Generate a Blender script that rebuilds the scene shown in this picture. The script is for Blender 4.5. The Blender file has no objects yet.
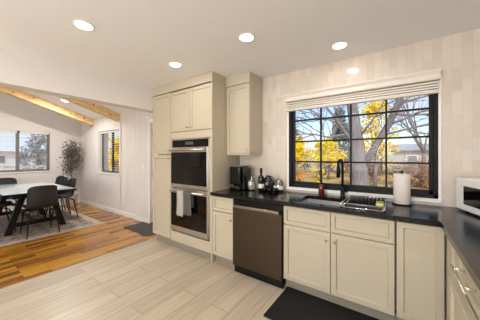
import bpy, bmesh, math, random
from mathutils import Vector, Matrix
random.seed(7)
S = bpy.context.scene
COL = S.collection
PI = math.pi

# ------------------------------------------------------------------ camera, sky, sun, big lights, exposure
cam_d = bpy.data.cameras.new('camera')
cam = bpy.data.objects.new('camera', cam_d); COL.objects.link(cam)
cam.location = (0.0, -2.7177, 1.3666)
cam.rotation_euler = (PI/2, 0, 0.6176)
cam_d.sensor_width = 36; cam_d.lens = 221.46/480*36
cam_d.shift_y = -3.5/480
cam_d.clip_start = 0.02; cam_d.clip_end = 400
S.camera = cam

S.view_settings.view_transform = 'Standard'
S.view_settings.look = 'None'
S.view_settings.gamma = 1.0
S.view_settings.use_curve_mapping = False
S.view_settings.exposure = 0.0

W = bpy.data.worlds.new('sky'); S.world = W; W.use_nodes = True
nt = W.node_tree; nt.nodes.clear()
sky = nt.nodes.new('ShaderNodeTexSky'); sky.sky_type = 'NISHITA'; sky.sun_disc = False
sky.sun_elevation = math.radians(38); sky.sun_rotation = math.radians(160); sky.dust_density = 1.2
tc = nt.nodes.new('ShaderNodeTexCoord')
mp = nt.nodes.new('ShaderNodeMapping'); mp.inputs['Scale'].default_value = (1, 1, 2.6)
nz = nt.nodes.new('ShaderNodeTexNoise'); nz.inputs['Scale'].default_value = 3.2; nz.inputs['Detail'].default_value = 6
rp = nt.nodes.new('ShaderNodeValToRGB')
rp.color_ramp.elements[0].position = 0.48; rp.color_ramp.elements[1].position = 0.72
mul = nt.nodes.new('ShaderNodeMixRGB'); mul.blend_type = 'MULTIPLY'; mul.inputs[0].default_value = 1
mul.inputs[2].default_value = (0.19, 0.195, 0.205, 1)
mx = nt.nodes.new('ShaderNodeMixRGB'); mx.inputs[2].default_value = (0.80, 0.84, 0.92, 1)
bg = nt.nodes.new('ShaderNodeBackground'); bg.inputs[1].default_value = 1.0
wo = nt.nodes.new('ShaderNodeOutputWorld')
L = nt.links.new
L(tc.outputs['Generated'], mp.inputs[0]); L(mp.outputs[0], nz.inputs[0]); L(nz.outputs[0], rp.inputs[0])
L(sky.outputs[0], mul.inputs[1]); L(rp.outputs[0], mx.inputs[0]); L(mul.outputs[0], mx.inputs[1])
L(mx.outputs[0], bg.inputs[0]); L(bg.outputs[0], wo.inputs[0])

def light(name, kind, loc, energy, color=(1, 1, 1), rot=(0, 0, 0), parent=None, **kw):
    d = bpy.data.lights.new(name, kind); d.energy = energy; d.color = color
    for k, v in kw.items(): setattr(d, k, v)
    o = bpy.data.objects.new(name, d); COL.objects.link(o)
    o.location = loc; o.rotation_euler = rot
    if parent: o.parent = parent
    return o
light('sun', 'SUN', (0, 0, 20), 2.6, (1.0, 0.94, 0.84), (math.radians(48), 0, math.radians(25)), angle=0.03)
# added fill lamp behind the camera, turned upward to brighten the ceiling
light('rear_ceiling_fill', 'AREA', (-1.2, -6.4, 1.35), 262, (0.93, 0.97, 1.0), (math.radians(152), 0, 0), shape='RECTANGLE', size=3.4, size_y=2.0)
CAN_W = 2.3

# ------------------------------------------------------------------ materials
def lin(c):
    return tuple(((v/255)/12.92 if v/255 <= 0.04045 else ((v/255+0.055)/1.055)**2.4) for v in c) + (1,)
def newmat(name):
    m = bpy.data.materials.new(name); m.use_nodes = True
    t = m.node_tree; b = t.nodes['Principled BSDF']
    return m, t, b
def mat(name, rgb, rough=0.5, metal=0.0, spec=0.5, noise=0.0, nscale=12, bump=0.0, bscale=60, stretch=(1, 1, 1), emit=0, trans=0, coat=0, ior=1.45):
    m, t, b = newmat(name)
    c = lin(rgb)
    b.inputs['Base Color'].default_value = c
    b.inputs['Roughness'].default_value = rough; b.inputs['Metallic'].default_value = metal
    b.inputs['Specular IOR Level'].default_value = spec; b.inputs['IOR'].default_value = ior
    b.inputs['Coat Weight'].default_value = coat
    b.inputs['Transmission Weight'].default_value = trans
    if emit:
        b.inputs['Emission Color'].default_value = c; b.inputs['Emission Strength'].default_value = emit
    if noise or bump:
        tc = t.nodes.new('ShaderNodeTexCoord'); mp = t.nodes.new('ShaderNodeMapping')
        mp.inputs['Scale'].default_value = stretch
        t.links.new(tc.outputs['Object'], mp.inputs[0])
    if noise:
        n = t.nodes.new('ShaderNodeTexNoise'); n.inputs['Scale'].default_value = nscale; n.inputs['Detail'].default_value = 5
        t.links.new(mp.outputs[0], n.inputs[0])
        r = t.nodes.new('ShaderNodeValToRGB')
        r.color_ramp.elements[0].position = 0.3; r.color_ramp.elements[1].position = 0.7
        r.color_ramp.elements[0].color = tuple(v*(1-noise) for v in c[:3]) + (1,)
        r.color_ramp.elements[1].color = tuple(min(1, v*(1+noise)) for v in c[:3]) + (1,)
        t.links.new(n.outputs[0], r.inputs[0]); t.links.new(r.outputs[0], b.inputs['Base Color'])
    if bump:
        n2 = t.nodes.new('ShaderNodeTexNoise'); n2.inputs['Scale'].default_value = bscale; n2.inputs['Detail'].default_value = 4
        t.links.new(mp.outputs[0], n2.inputs[0])
        bp = t.nodes.new('ShaderNodeBump'); bp.inputs['Strength'].default_value = bump; bp.inputs['Distance'].default_value = 0.01
        t.links.new(n2.outputs[0], bp.inputs['Height']); t.links.new(bp.outputs[0], b.inputs['Normal'])
    return m
def planks(name, swap, bw, rh, c1, c2, cm, mortar, rough, offset=0.37, streak=(3, 40), sk=0.35, extra=None, bump=0.15, third=None, coat=0, spec=0.5):
    """brick pattern; swap = which object axes feed (along, across)"""
    m, t, b = newmat(name)
    N = t.nodes.new; K = t.links.new
    tc = N('ShaderNodeTexCoord'); sp = N('ShaderNodeSeparateXYZ'); K(tc.outputs['Object'], sp.inputs[0])
    cb = N('ShaderNodeCombineXYZ')
    K(sp.outputs[swap[0]], cb.inputs[0]); K(sp.outputs[swap[1]], cb.inputs[1])
    br = N('ShaderNodeTexBrick'); K(cb.outputs[0], br.inputs[0])
    br.offset = offset; br.offset_frequency = 2; br.squash = 1
    br.inputs['Scale'].default_value = 1
    br.inputs['Color1'].default_value = (0, 0, 0, 1); br.inputs['Color2'].default_value = (1, 1, 1, 1); br.inputs['Mortar'].default_value = (0.5, 0.5, 0.5, 1)
    br.inputs['Mortar Size'].default_value = mortar; br.inputs['Mortar Smooth'].default_value = 0.2; br.inputs['Bias'].default_value = 0
    br.inputs['Brick Width'].default_value = bw; br.inputs['Row Height'].default_value = rh
    rp = N('ShaderNodeValToRGB'); K(br.outputs['Color'], rp.inputs[0])
    rp.color_ramp.elements[0].color = lin(c1); rp.color_ramp.elements[1].color = lin(c2)
    if third:
        e = rp.color_ramp.elements.new(0.5); e.color = lin(third)
    mp = N('ShaderNodeMapping'); mp.inputs['Scale'].default_value = (streak[0], streak[1], 1); K(cb.outputs[0], mp.inputs[0])
    # each brick gets its own piece of grain
    ad = N('ShaderNodeVectorMath'); ad.operation = 'ADD'
    sc = N('ShaderNodeVectorMath'); sc.operation = 'SCALE'; sc.inputs['Scale'].default_value = 17.0
    K(br.outputs['Color'], sc.inputs[0]); K(mp.outputs[0], ad.inputs[0]); K(sc.outputs[0], ad.inputs[1])
    nz = N('ShaderNodeTexNoise'); nz.inputs['Scale'].default_value = 1; nz.inputs['Detail'].default_value = 6; nz.inputs['Roughness'].default_value = 0.6
    K(ad.outputs[0], nz.inputs[0])
    r2 = N('ShaderNodeValToRGB'); r2.color_ramp.elements[0].position = 0.3; r2.color_ramp.elements[1].position = 0.72
    r2.color_ramp.elements[0].color = (1-sk, 1-sk, 1-sk, 1); r2.color_ramp.elements[1].color = (1, 1, 1, 1)
    K(nz.outputs[0], r2.inputs[0])
    mu = N('ShaderNodeMixRGB'); mu.blend_type = 'MULTIPLY'; mu.inputs[0].default_value = 1
    K(rp.outputs[0], mu.inputs[1]); K(r2.outputs[0], mu.inputs[2])
    mm = N('ShaderNodeMixRGB'); mm.inputs[2].default_value = lin(cm)
    K(br.outputs['Fac'], mm.inputs[0]); K(mu.outputs[0], mm.inputs[1]); K(mm.outputs[0], b.inputs['Base Color'])
    b.inputs['Roughness'].default_value = rough; b.inputs['Coat Weight'].default_value = coat; b.inputs['Coat Roughness'].default_value = 0.15
    b.inputs['Specular IOR Level'].default_value = spec
    if bump:
        inv = N('ShaderNodeMath'); inv.operation = 'SUBTRACT'; inv.inputs[0].default_value = 1; K(br.outputs['Fac'], inv.inputs[1])
        n3 = N('ShaderNodeTexNoise'); n3.inputs['Scale'].default_value = 9; K(tc.outputs['Object'], n3.inputs[0])
        a3 = N('ShaderNodeMath'); a3.operation = 'MULTIPLY_ADD'; a3.inputs[1].default_value = 0.6
        K(n3.outputs[0], a3.inputs[0]); K(inv.outputs[0], a3.inputs[2])
        bp = N('ShaderNodeBump'); bp.inputs['Strength'].default_value = bump; bp.inputs['Distance'].default_value = 0.004
        K(a3.outputs[0], bp.inputs['Height']); K(bp.outputs[0], b.inputs['Normal'])
    return m
def glass_mat(name, tint=(1, 1, 1), fac=0.06):
    m = bpy.data.materials.new(name); m.use_nodes = True
    t = m.node_tree; t.nodes.clear()
    o = t.nodes.new('ShaderNodeOutputMaterial'); x = t.nodes.new('ShaderNodeMixShader')
    a = t.nodes.new('ShaderNodeBsdfTransparent'); a.inputs[0].default_value = tint + (1,)
    g = t.nodes.new('ShaderNodeBsdfGlossy'); g.inputs['Roughness'].default_value = 0.02
    f = t.nodes.new('ShaderNodeFresnel'); f.inputs[0].default_value = 1.2
    ad = t.nodes.new('ShaderNodeMath'); ad.operation = 'ADD'; ad.inputs[1].default_value = fac; ad.use_clamp = True
    ge = t.nodes.new('ShaderNodeNewGeometry'); fr = t.nodes.new('ShaderNodeMath'); fr.operation = 'SUBTRACT'; fr.inputs[0].default_value = 1
    mu = t.nodes.new('ShaderNodeMath'); mu.operation = 'MULTIPLY'
    t.links.new(ge.outputs['Backfacing'], fr.inputs[1]); t.links.new(f.outputs[0], ad.inputs[0])
    t.links.new(ad.outputs[0], mu.inputs[0]); t.links.new(fr.outputs[0], mu.inputs[1]); t.links.new(mu.outputs[0], x.inputs[0])
    t.links.new(a.outputs[0], x.inputs[1]); t.links.new(g.outputs[0], x.inputs[2]); t.links.new(x.outputs[0], o.inputs[0])
    return m

M = {}
M['ceiling'] = mat('ceiling_paint', (241, 239, 237), 0.9, bump=0.05, bscale=90)
M['wall'] = mat('wall_paint', (226, 219, 213), 0.85, bump=0.04, bscale=120)
M['white'] = mat('white_trim_paint', (238, 234, 228), 0.45)
M['tile'] = planks('wall_tile', ('Z', 'X'), 0.205, 0.0665, (211, 197, 183), (222, 210, 198), (206, 193, 180), 0.0022, 0.16, offset=0.5, streak=(6, 6), sk=0.06, third=(217, 204, 191), bump=0.12)
M['floor_tile'] = planks('floor_tile', ('Y', 'X'), 1.2, 0.2, (196, 179, 156), (215, 200, 178), (152, 136, 116), 0.0035, 0.38, streak=(2.2, 26), sk=0.26, third=(203, 187, 162), bump=0.05)
M['wood_floor'] = planks('acacia_floor', ('Y', 'X'), 0.62, 0.088, (128, 78, 24), (226, 164, 54), (86, 52, 18), 0.0015, 0.24, streak=(2.5, 34), sk=0.5, third=(196, 132, 36), bump=0.04, coat=0.25)
M['cab'] = mat('cabinet_paint', (193, 181, 159), 0.42, noise=0.015, nscale=3)
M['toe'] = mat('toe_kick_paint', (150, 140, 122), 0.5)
M['dark_gap'] = mat('cabinet_carcass_shadow', (120, 110, 94), 0.7)
M['counter'] = mat('leathered_black_granite', (27, 25, 24), 0.17, spec=0.34, noise=0.35, nscale=70, bump=0.05, bscale=130)
M['steel'] = mat('brushed_steel', (206, 201, 194), 0.30, metal=1, noise=0.05, nscale=30, stretch=(1, 1, 30))
M['dsteel'] = mat('black_stainless', (92, 80, 68), 0.32, metal=1, noise=0.06, nscale=20, stretch=(40, 1, 1))
M['steel_dim'] = mat('satin_dark_steel', (150, 138, 124), 0.3, metal=1)
M['sinksteel'] = mat('sink_steel', (226, 223, 219), 0.42, metal=1, noise=0.04, nscale=20)
M['chrome'] = mat('chrome', (225, 222, 218), 0.12, metal=1)
M['nickel'] = mat('satin_nickel', (176, 160, 130), 0.3, metal=1)
M['pull'] = mat('pale_gold_pull', (232, 222, 196), 0.25, metal=0.8)
M['bglass'] = mat('black_appliance_glass', (13, 12, 12), 0.05, spec=0.38)
M['black'] = mat('matt_black', (13, 13, 13), 0.45, spec=0.3)
M['gblack'] = mat('gloss_black', (14, 14, 15), 0.12)
M['frame'] = mat('black_window_frame', (15, 14, 14), 0.45, spec=0.25)
M['rubber'] = mat('black_mat', (17, 16, 16), 0.75, bump=0.4, bscale=220)
M['beam'] = mat('pine_beam', (222, 188, 132), 0.55, noise=0.28, nscale=5, stretch=(6, 1, 6), bump=0.05)
M['knot'] = mat('pine_knot', (120, 72, 32), 0.6)
M['glass'] = glass_mat('window_glass', fac=0.0)
M['jarglass'] = glass_mat('clear_jar_glass', (0.90, 0.91, 0.90), 0.16)
M['lamp'] = mat('can_lens', (255, 244, 226), 0.4, emit=14)
M['slat'] = mat('blind_slat', (226, 222, 214), 0.5)
M['blind'] = mat('valance_white', (226, 217, 206), 0.6)
M['grey_slat'] = mat('grey_slat', (128, 126, 122), 0.5)
M['cloth'] = mat('white_cotton', (226, 220, 212), 0.9, bump=0.3, bscale=200)
M['paper'] = mat('paper_towel', (226, 215, 206), 0.9, bump=0.25, bscale=160)
M['amber'] = mat('amber_bottle', (96, 34, 14), 0.1, coat=0.6)
M['mw_white'] = mat('white_appliance', (240, 236, 230), 0.3)
M['chair'] = mat('chair_black_fabric', (40, 39, 38), 0.65, bump=0.15, bscale=200)
M['tabletop'] = mat('glossy_pale_tabletop', (214, 224, 226), 0.08, spec=0.6, coat=0.35, noise=0.03, nscale=3)
M['bark'] = mat('tree_bark', (136, 129, 130), 0.95, noise=0.25, nscale=14, stretch=(1, 1, 0.25), bump=0.6, bscale=20)
M['twig'] = mat('twig_bark', (150, 144, 146), 0.95)
M['yellow'] = mat('yellow_leaves', (252, 206, 20), 0.7, noise=0.3, nscale=2)
M['ochre'] = mat('ochre_leaves', (196, 140, 60), 0.8, noise=0.3, nscale=2)
M['spruce'] = mat('spruce_needles', (112, 126, 122), 0.9, noise=0.35, nscale=1.5)
M['russet'] = mat('russet_shrub', (146, 112, 84), 0.9, noise=0.35, nscale=2)
M['olive'] = mat('olive_leaves', (98, 94, 84), 0.6, noise=0.35, nscale=10)
M['siding'] = mat('grey_siding', (188, 184, 182), 0.8)
M['siding2'] = mat('pale_siding', (232, 236, 242), 0.8)
M['roof'] = mat('roof_shingle', (172, 172, 180), 0.9, noise=0.2, nscale=6)
M['haze_roof'] = mat('haze_pale_shingle', (214, 220, 230), 0.9, noise=0.1, nscale=6)  # roof colour lightened to paint in the bright outdoor haze
M['pane_far'] = mat('far_window_pane', (136, 142, 152), 0.2)
M['fence'] = mat('weathered_fence', (206, 204, 204), 0.85, noise=0.2, nscale=4)
M['pot'] = mat('white_planter', (222, 212, 202), 0.6)
M['soil'] = mat('soil', (60, 46, 34), 0.95)
M['darkjug'] = mat('smoked_jug', (42, 38, 36), 0.12, coat=0.5)
M['label'] = mat('white_label', (232, 228, 220), 0.6)
M['pods'] = mat('white_pods', (234, 228, 218), 0.6, noise=0.1, nscale=40)
M['brown'] = mat('brown_contents', (126, 78, 44), 0.7, noise=0.3, nscale=40)
M['sponge'] = mat('yellow_sponge', (236, 228, 130), 0.9, bump=0.6, bscale=150)
M['green'] = mat('green_scour', (150, 170, 84), 0.95)
M['doormat'] = mat('grey_doormat', (86, 82, 80), 0.95, noise=0.3, nscale=40, bump=0.5, bscale=150)
def lawn_mat():
    m, t, b = newmat('autumn_lawn'); N = t.nodes.new; K = t.links.new
    tc = N('ShaderNodeTexCoord'); n = N('ShaderNodeTexNoise'); n.inputs['Scale'].default_value = 0.35; n.inputs['Detail'].default_value = 8
    K(tc.outputs['Object'], n.inputs[0]); r = N('ShaderNodeValToRGB'); K(n.outputs[0], r.inputs[0])
    r.color_ramp.elements[0].position = 0.38; r.color_ramp.elements[0].color = lin((150, 152, 96))
    r.color_ramp.elements[1].position = 0.66; r.color_ramp.elements[1].color = lin((226, 164, 84))
    e = r.color_ramp.elements.new(0.5); e.color = lin((214, 174, 116))
    K(r.outputs[0], b.inputs['Base Color']); b.inputs['Roughness'].default_value = 0.95
    return m
M['lawn'] = lawn_mat()
def rug_mat():
    m, t, b = newmat('worn_oriental_rug'); N = t.nodes.new; K = t.links.new
    tc = N('ShaderNodeTexCoord')
    v = N('ShaderNodeTexVoronoi'); v.inputs['Scale'].default_value = 5.0; v.feature = 'F1'; v.distance = 'MANHATTAN'; v.inputs['Randomness'].default_value = 0.25
    K(tc.outputs['Object'], v.inputs[0])
    r = N('ShaderNodeValToRGB'); K(v.outputs['Distance'], r.inputs[0]); r.color_ramp.interpolation = 'CONSTANT'
    cs = [(0, (92, 76, 74)), (0.16, (176, 156, 140)), (0.32, (112, 88, 82)), (0.48, (182, 164, 148)), (0.66, (98, 90, 92))]
    r.color_ramp.elements[0].color = lin(cs[0][1]); r.color_ramp.elements[1].position = cs[1][0]; r.color_ramp.elements[1].color = lin(cs[1][1])
    for p, c in cs[2:]:
        e = r.color_ramp.elements.new(p); e.color = lin(c)
    n = N('ShaderNodeTexNoise'); n.inputs['Scale'].default_value = 14; n.inputs['Detail'].default_value = 8; K(tc.outputs['Object'], n.inputs[0])
    mx = N('ShaderNodeMixRGB'); mx.inputs[2].default_value = lin((150, 134, 122)); K(r.outputs[0], mx.inputs[1])
    r2 = N('ShaderNodeValToRGB'); r2.color_ramp.elements[0].position = 0.45; r2.color_ramp.elements[1].position = 0.8; K(n.outputs[0], r2.inputs[0]); K(r2.outputs[0], mx.inputs[0])
    K(mx.outputs[0], b.inputs['Base Color']); b.inputs['Roughness'].default_value = 0.95
    return m
M['rug'] = rug_mat()
M['rug_border'] = mat('rug_border', (182, 168, 154), 0.95, noise=0.15, nscale=14)
def towel_mat(name, c1, c2, sx, sz):
    m, t, b = newmat(name); N = t.nodes.new; K = t.links.new
    tc = N('ShaderNodeTexCoord'); ch = N('ShaderNodeTexChecker'); mp = N('ShaderNodeMapping'); mp.inputs['Scale'].default_value = (sx, 0.01, sz)
    K(tc.outputs['Object'], mp.inputs[0]); K(mp.outputs[0], ch.inputs[0]); ch.inputs['Scale'].default_value = 1
    ch.inputs['Color1'].default_value = lin(c1); ch.inputs['Color2'].default_value = lin(c2)
    K(ch.outputs[0], b.inputs['Base Color']); b.inputs['Roughness'].default_value = 0.95
    return m
M['towel_light'] = towel_mat('towel_light_weave', (206, 200, 190), (132, 126, 120), 110, 0.01)
M['towel_dark'] = towel_mat('towel_grey_check', (108, 104, 100), (60, 57, 55), 80, 80)

# ------------------------------------------------------------------ mesh helpers
class MB:
    def __init__(s): s.bm = bmesh.new()
    def _merge(s, t):
        me = bpy.data.meshes.new('tmp'); t.to_mesh(me); t.free(); s.bm.from_mesh(me); bpy.data.meshes.remove(me)
    def box(s, x0, x1, y0, y1, z0, z1, bev=0, seg=2, rot=None):
        t = bmesh.new(); bmesh.ops.create_cube(t, size=1)
        for v in t.verts:
            v.co = Vector((x0+(v.co.x+.5)*(x1-x0), y0+(v.co.y+.5)*(y1-y0), z0+(v.co.z+.5)*(z1-z0)))
        if bev: bmesh.ops.bevel(t, geom=t.edges[:], offset=bev, segments=seg, affect='EDGES', profile=0.5)
        if rot is not None: bmesh.ops.transform(t, matrix=rot, verts=t.verts)
        s._merge(t); return s
    def hexa(s, pts):
        t = bmesh.new(); vs = [t.verts.new(p) for p in pts]
        for f in ((3, 2, 1, 0), (4, 5, 6, 7), (0, 1, 5, 4), (1, 2, 6, 5), (2, 3, 7, 6), (3, 0, 4, 7)): t.faces.new([vs[i] for i in f])
        bmesh.ops.recalc_face_normals(t, faces=t.faces); s._merge(t); return s
    def tube(s, pts, rs, seg=10, cap=True):
        pts = [Vector(p) for p in pts]
        if not isinstance(rs, (list, tuple)): rs = [rs]*len(pts)
        t = bmesh.new(); rings = []; up = None
        for i, p in enumerate(pts):
            d = (pts[min(i+1, len(pts)-1)]-pts[max(i-1, 0)]).normalized()
            if up is None:
                up = Vector((0, 0, 1)) if abs(d.z) < 0.9 else Vector((1, 0, 0))
            a = d.cross(up); a.normalize(); b = a.cross(d); b.normalize(); up = b
            rings.append([t.verts.new(p+rs[i]*(math.cos(k*2*PI/seg)*a+math.sin(k*2*PI/seg)*b)) for k in range(seg)])
        for i in range(len(rings)-1):
            for k in range(seg):
                f = t.faces.new((rings[i][k], rings[i][(k+1) % seg], rings[i+1][(k+1) % seg], rings[i+1][k])); f.smooth = True
        if cap:
            t.faces.new(rings[0][::-1]); t.faces.new(rings[-1])
        bmesh.ops.recalc_face_normals(t, faces=t.faces); s._merge(t); return s
    def lathe(s, c, prof, seg=24, cap=True):
        c = Vector(c); t = bmesh.new(); rings = []
        for r, z in prof:
            rings.append([t.verts.new(c+Vector((r*math.cos(k*2*PI/seg), r*math.sin(k*2*PI/seg), z))) for k in range(seg)])
        for i in range(len(rings)-1):
            for k in range(seg):
                f = t.faces.new((rings[i][k], rings[i][(k+1) % seg], rings[i+1][(k+1) % seg], rings[i+1][k])); f.smooth = True
        if cap:
            t.faces.new(rings[0][::-1]); t.faces.new(rings[-1])
        bmesh.ops.recalc_face_normals(t, faces=t.faces); s._merge(t); return s
    def panel(s, x0, x1, z0, z1, y, th=0.02, stile=0.060, rec=0.015, bot=None):
        """shaker front facing -y with its face at y"""
        t = bmesh.new(); bmesh.ops.create_cube(t, size=1)
        for v in t.verts: v.co = Vector((x0+(v.co.x+.5)*(x1-x0), y+(v.co.y+.5)*th, z0+(v.co.z+.5)*(z1-z0)))
        t.normal_update(); f = [f for f in t.faces if f.normal.y < -0.9][0]
        ed = list(f.edges)
        bmesh.ops.bevel(t, geom=ed, offset=0.0018, segments=1, affect='EDGES')
        t.normal_update(); f = max([f for f in t.faces if f.normal.y < -0.9], key=lambda q: q.calc_area())
        if rec:
            bmesh.ops.inset_region(t, faces=[f], thickness=stile, depth=0)
            bmesh.ops.inset_region(t, faces=[f], thickness=0.009, depth=-rec)
        s._merge(t); return s
    def sheet(s, rows, thick=0):
        """rows of points -> surface, optionally thickened"""
        t = bmesh.new(); g = [[t.verts.new(p) for p in r] for r in rows]
        for i in range(len(g)-1):
            for k in range(len(g[0])-1):
                f = t.faces.new((g[i][k], g[i][k+1], g[i+1][k+1], g[i+1][k])); f.smooth = True
        t.normal_update()
        if thick: bmesh.ops.solidify(t, geom=t.faces[:], thickness=thick)
        bmesh.ops.recalc_face_normals(t, faces=t.faces)
        for f in t.faces: f.smooth = True
        s._merge(t); return s
    def build(s, name, material, parent=None, smooth=False):
        off = Vector((0, 0, 0)); p = parent
        while p is not None: off += p.location; p = p.parent
        me = bpy.data.meshes.new(name)
        if off.length: bmesh.ops.translate(s.bm, vec=-off, verts=s.bm.verts)
        if smooth:
            for f in s.bm.faces: f.smooth = True
        s.bm.to_mesh(me); s.bm.free(); me.materials.append(material)
        o = bpy.data.objects.new(name, me); COL.objects.link(o)
        if parent: o.parent = parent
        return o
def tag(o, label=None, cat=None, group=None, kind=None):
    if label: o['label'] = label
    if cat: o['category'] = cat
    if group: o['group'] = group
    if kind: o['kind'] = kind
    return o
def thing(name, label, cat, loc=(0, 0, 0), group=None):
    o = bpy.data.objects.new(name, None); COL.objects.link(o); o.location = loc; o.empty_display_size = 0.1
    return tag(o, label, cat, group)
def copy_tree(o, parent=None):
    c = o.copy(); COL.objects.link(c); c.parent = parent
    for ch in list(o.children): copy_tree(ch, c)
    return c
def structure(o): o['kind'] = 'structure'; return o
def wall_holes(mb, axis, a0, a1, z0, z1, t0, t1, holes):
    """wall slab along an axis with rectangular holes (a0,a1,z0,z1), sorted along it"""
    def bx(p, q, zz0, zz1):
        if q-p < 1e-4 or zz1-zz0 < 1e-4: return
        if axis == 'x': mb.box(p, q, t0, t1, zz0, zz1)
        else: mb.box(t0, t1, p, q, zz0, zz1)
    cur = a0
    for h0, h1, hz0, hz1 in holes:
        bx(cur, h0, z0, z1); bx(h0, h1, z0, hz0); bx(h0, h1, hz1, z1); cur = h1
    bx(cur, a1, z0, z1)
    return mb

H = 2.458; HX0, HX1 = -3.42, -3.24; RX = 0.90; YS = -6.6; WX = -7.69
# ------------------------------------------------------------------ setting
structure(MB().box(HX0+0.07, RX+.15, YS-.15, .15, -.12, 0).build('floor', M['floor_tile']))
structure(MB().box(WX-.15, HX0+0.07, YS-.15, .15, -.12, 0).build('floor_dining', M['wood_floor']))
structure(MB().box(HX0+0.045, HX0+0.085, YS, -.615, 0, .006, .002).build('trim_threshold', M['wood_floor']))
structure(MB().box(HX1-.01, RX+.15, YS-.15, .15, H, H+.12).build('ceiling', M['ceiling']))
KW = (-1.165, 0.325, 0.965, 2.10)       # kitchen window opening
structure(wall_holes(MB(), 'x', -3.36, RX+.15, 0, H, 0, .15, [KW]).build('wall_north', M['tile']))
structure(MB().box(RX, RX+.15, YS, 0, 0, H).build('wall_east', M['wall']))
SW = (-3.0, .5, .4, 2.3); SD = (-7.2, -4.0, .4, 2.3)  # rear openings behind the camera, added to let sky light in
structure(wall_holes(MB(), 'x', -7.84, RX+.15, 0, 3.6, YS-.15, YS, [SD, SW]).build('wall_south', M['wall']))
WW = (-3.3, -0.80, 0.985, 2.01); WB = (-6.25, -5.45, .8, 1.65)
structure(wall_holes(MB(), 'y', YS, .05, 0, 3.7, WX-.15, WX, [WB, WW]).build('wall_west', M['wall']))
# header between kitchen and dining, with a pale soffit
structure(MB().box(HX0, HX1, YS, -.1, 2.11, 3.7).box(HX0, HX1, -.1, .05, 2.11, 3.7).build('wall_header', M['wall']))
# dining north wall: vertical boards with fine grooves, window and door openings
DW_ = (-6.5, -5.33, 0.945, 2.03); DD = (-4.10, -3.43, 0, 2.06)
mb = wall_holes(MB(), 'x', WX, -3.3, 0, 3.0, -.08, .16, [DW_, DD])
x = WX
while x < -4.16:
    x1 = min(x+0.19, -4.15)
    for z0, z1 in ([(0.0, 3.0)] if (x1 < DW_[0]-.03 or x > DW_[1]+.03) else [(0, DW_[2]-.0), (DW_[3], 3.0)]):
        a, b = x+.002, x1-.002
        if z1-z0 < 2.9: a, b = max(a, DW_[0]), min(b, DW_[1])
        elif a < DW_[0] < b: pass
        if b > a: mb.box(a, b, -.1, -.078, z0, z1, .003, 1)
    x = x1
structure(mb.build('wall_dining_north', M['wall']))
# dining vault
def slope_box(x0, x1, ya, za, yb, zb, th):
    return [(x0, ya, za), (x1, ya, za), (x1, yb, zb), (x0, yb, zb), (x0, ya, za+th), (x1, ya, za+th), (x1, yb, zb+th), (x0, yb, zb+th)]
zc = lambda y: 2.345 + .31*(-y)
structure(MB().hexa(slope_box(WX-.15, HX0+.01, .16, zc(.16), -3.4, zc(-3.4), .12)).hexa(slope_box(WX-.15, HX0+.01, -3.4, zc(-3.4), YS-.15, zc(-3.4)-.31*3.35, .12)).build('ceiling_dining', M['ceiling']))
for i, (bx, lab) in enumerate([(-6.80, 'knotty pine ceiling beam nearest the far dining wall'), (-5.42, 'knotty pine ceiling beam nearer the kitchen header')]):
    t = thing('ceiling_beam', lab, 'beam', (bx, -.08, zc(-.08)))
    b0 = .175
    mb = MB().hexa(slope_box(bx-.07, bx+.07, -.085, zc(-.085)-b0, -3.38, zc(-3.38)-b0, b0-.002))
    mb.build('timber', M['beam'], t)
    for k in range(7):
        yy = -.3-.33*k-.1*random.random(); zz = zc(yy)-b0*random.uniform(.35, .7); rr = random.uniform(.014, .024)
        MB().tube([(bx+.068, yy, zz), (bx+.0712, yy, zz)], rr, 10).build('knot', M['knot'], t)
# baseboards and door
structure(MB().box(WX, -4.15, -.115, -.1, 0, .09, .004).build('baseboard_north', M['white']))
structure(MB().box(WX, WX+.015, YS, -.115, 0, .09, .004).build('baseboard_west', M['white']))
d = structure(MB().box(-4.095, -3.435, -.02, .025, .012, 2.05, .003).build('door_1', M['white']))
for z0, z1 in ((.2, .95), (1.05, 1.9)):
    MB().panel(-3.99, -3.54, z0, z1, -.028, .01, .05, .006).build('door_panel', M['white'], d)
for z in (.25, 1.02, 1.82):
    MB().box(-4.098, -4.06, -.05, -.02, z-.05, z+.05, .004).build('hinge', M['black'], d)
structure(MB().box(-4.15, -4.10, -.108, -.09, 0, 2.14, .003).box(-3.43, -3.36, -.108, -.09, 0, 2.14, .003).box(-4.10, -3.43, -.108, -.09, 2.055, 2.14, .003).build('trim_1', M['white']))
structure(MB().box(-4.17, -3.36, -.15, -.1, 2.14, 2.17, .004).build('trim_2', M['white']))
structure(MB().box(-4.098, -3.432, -.10, .06, 0, .014, .003).build('trim_3', M['black']))

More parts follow.
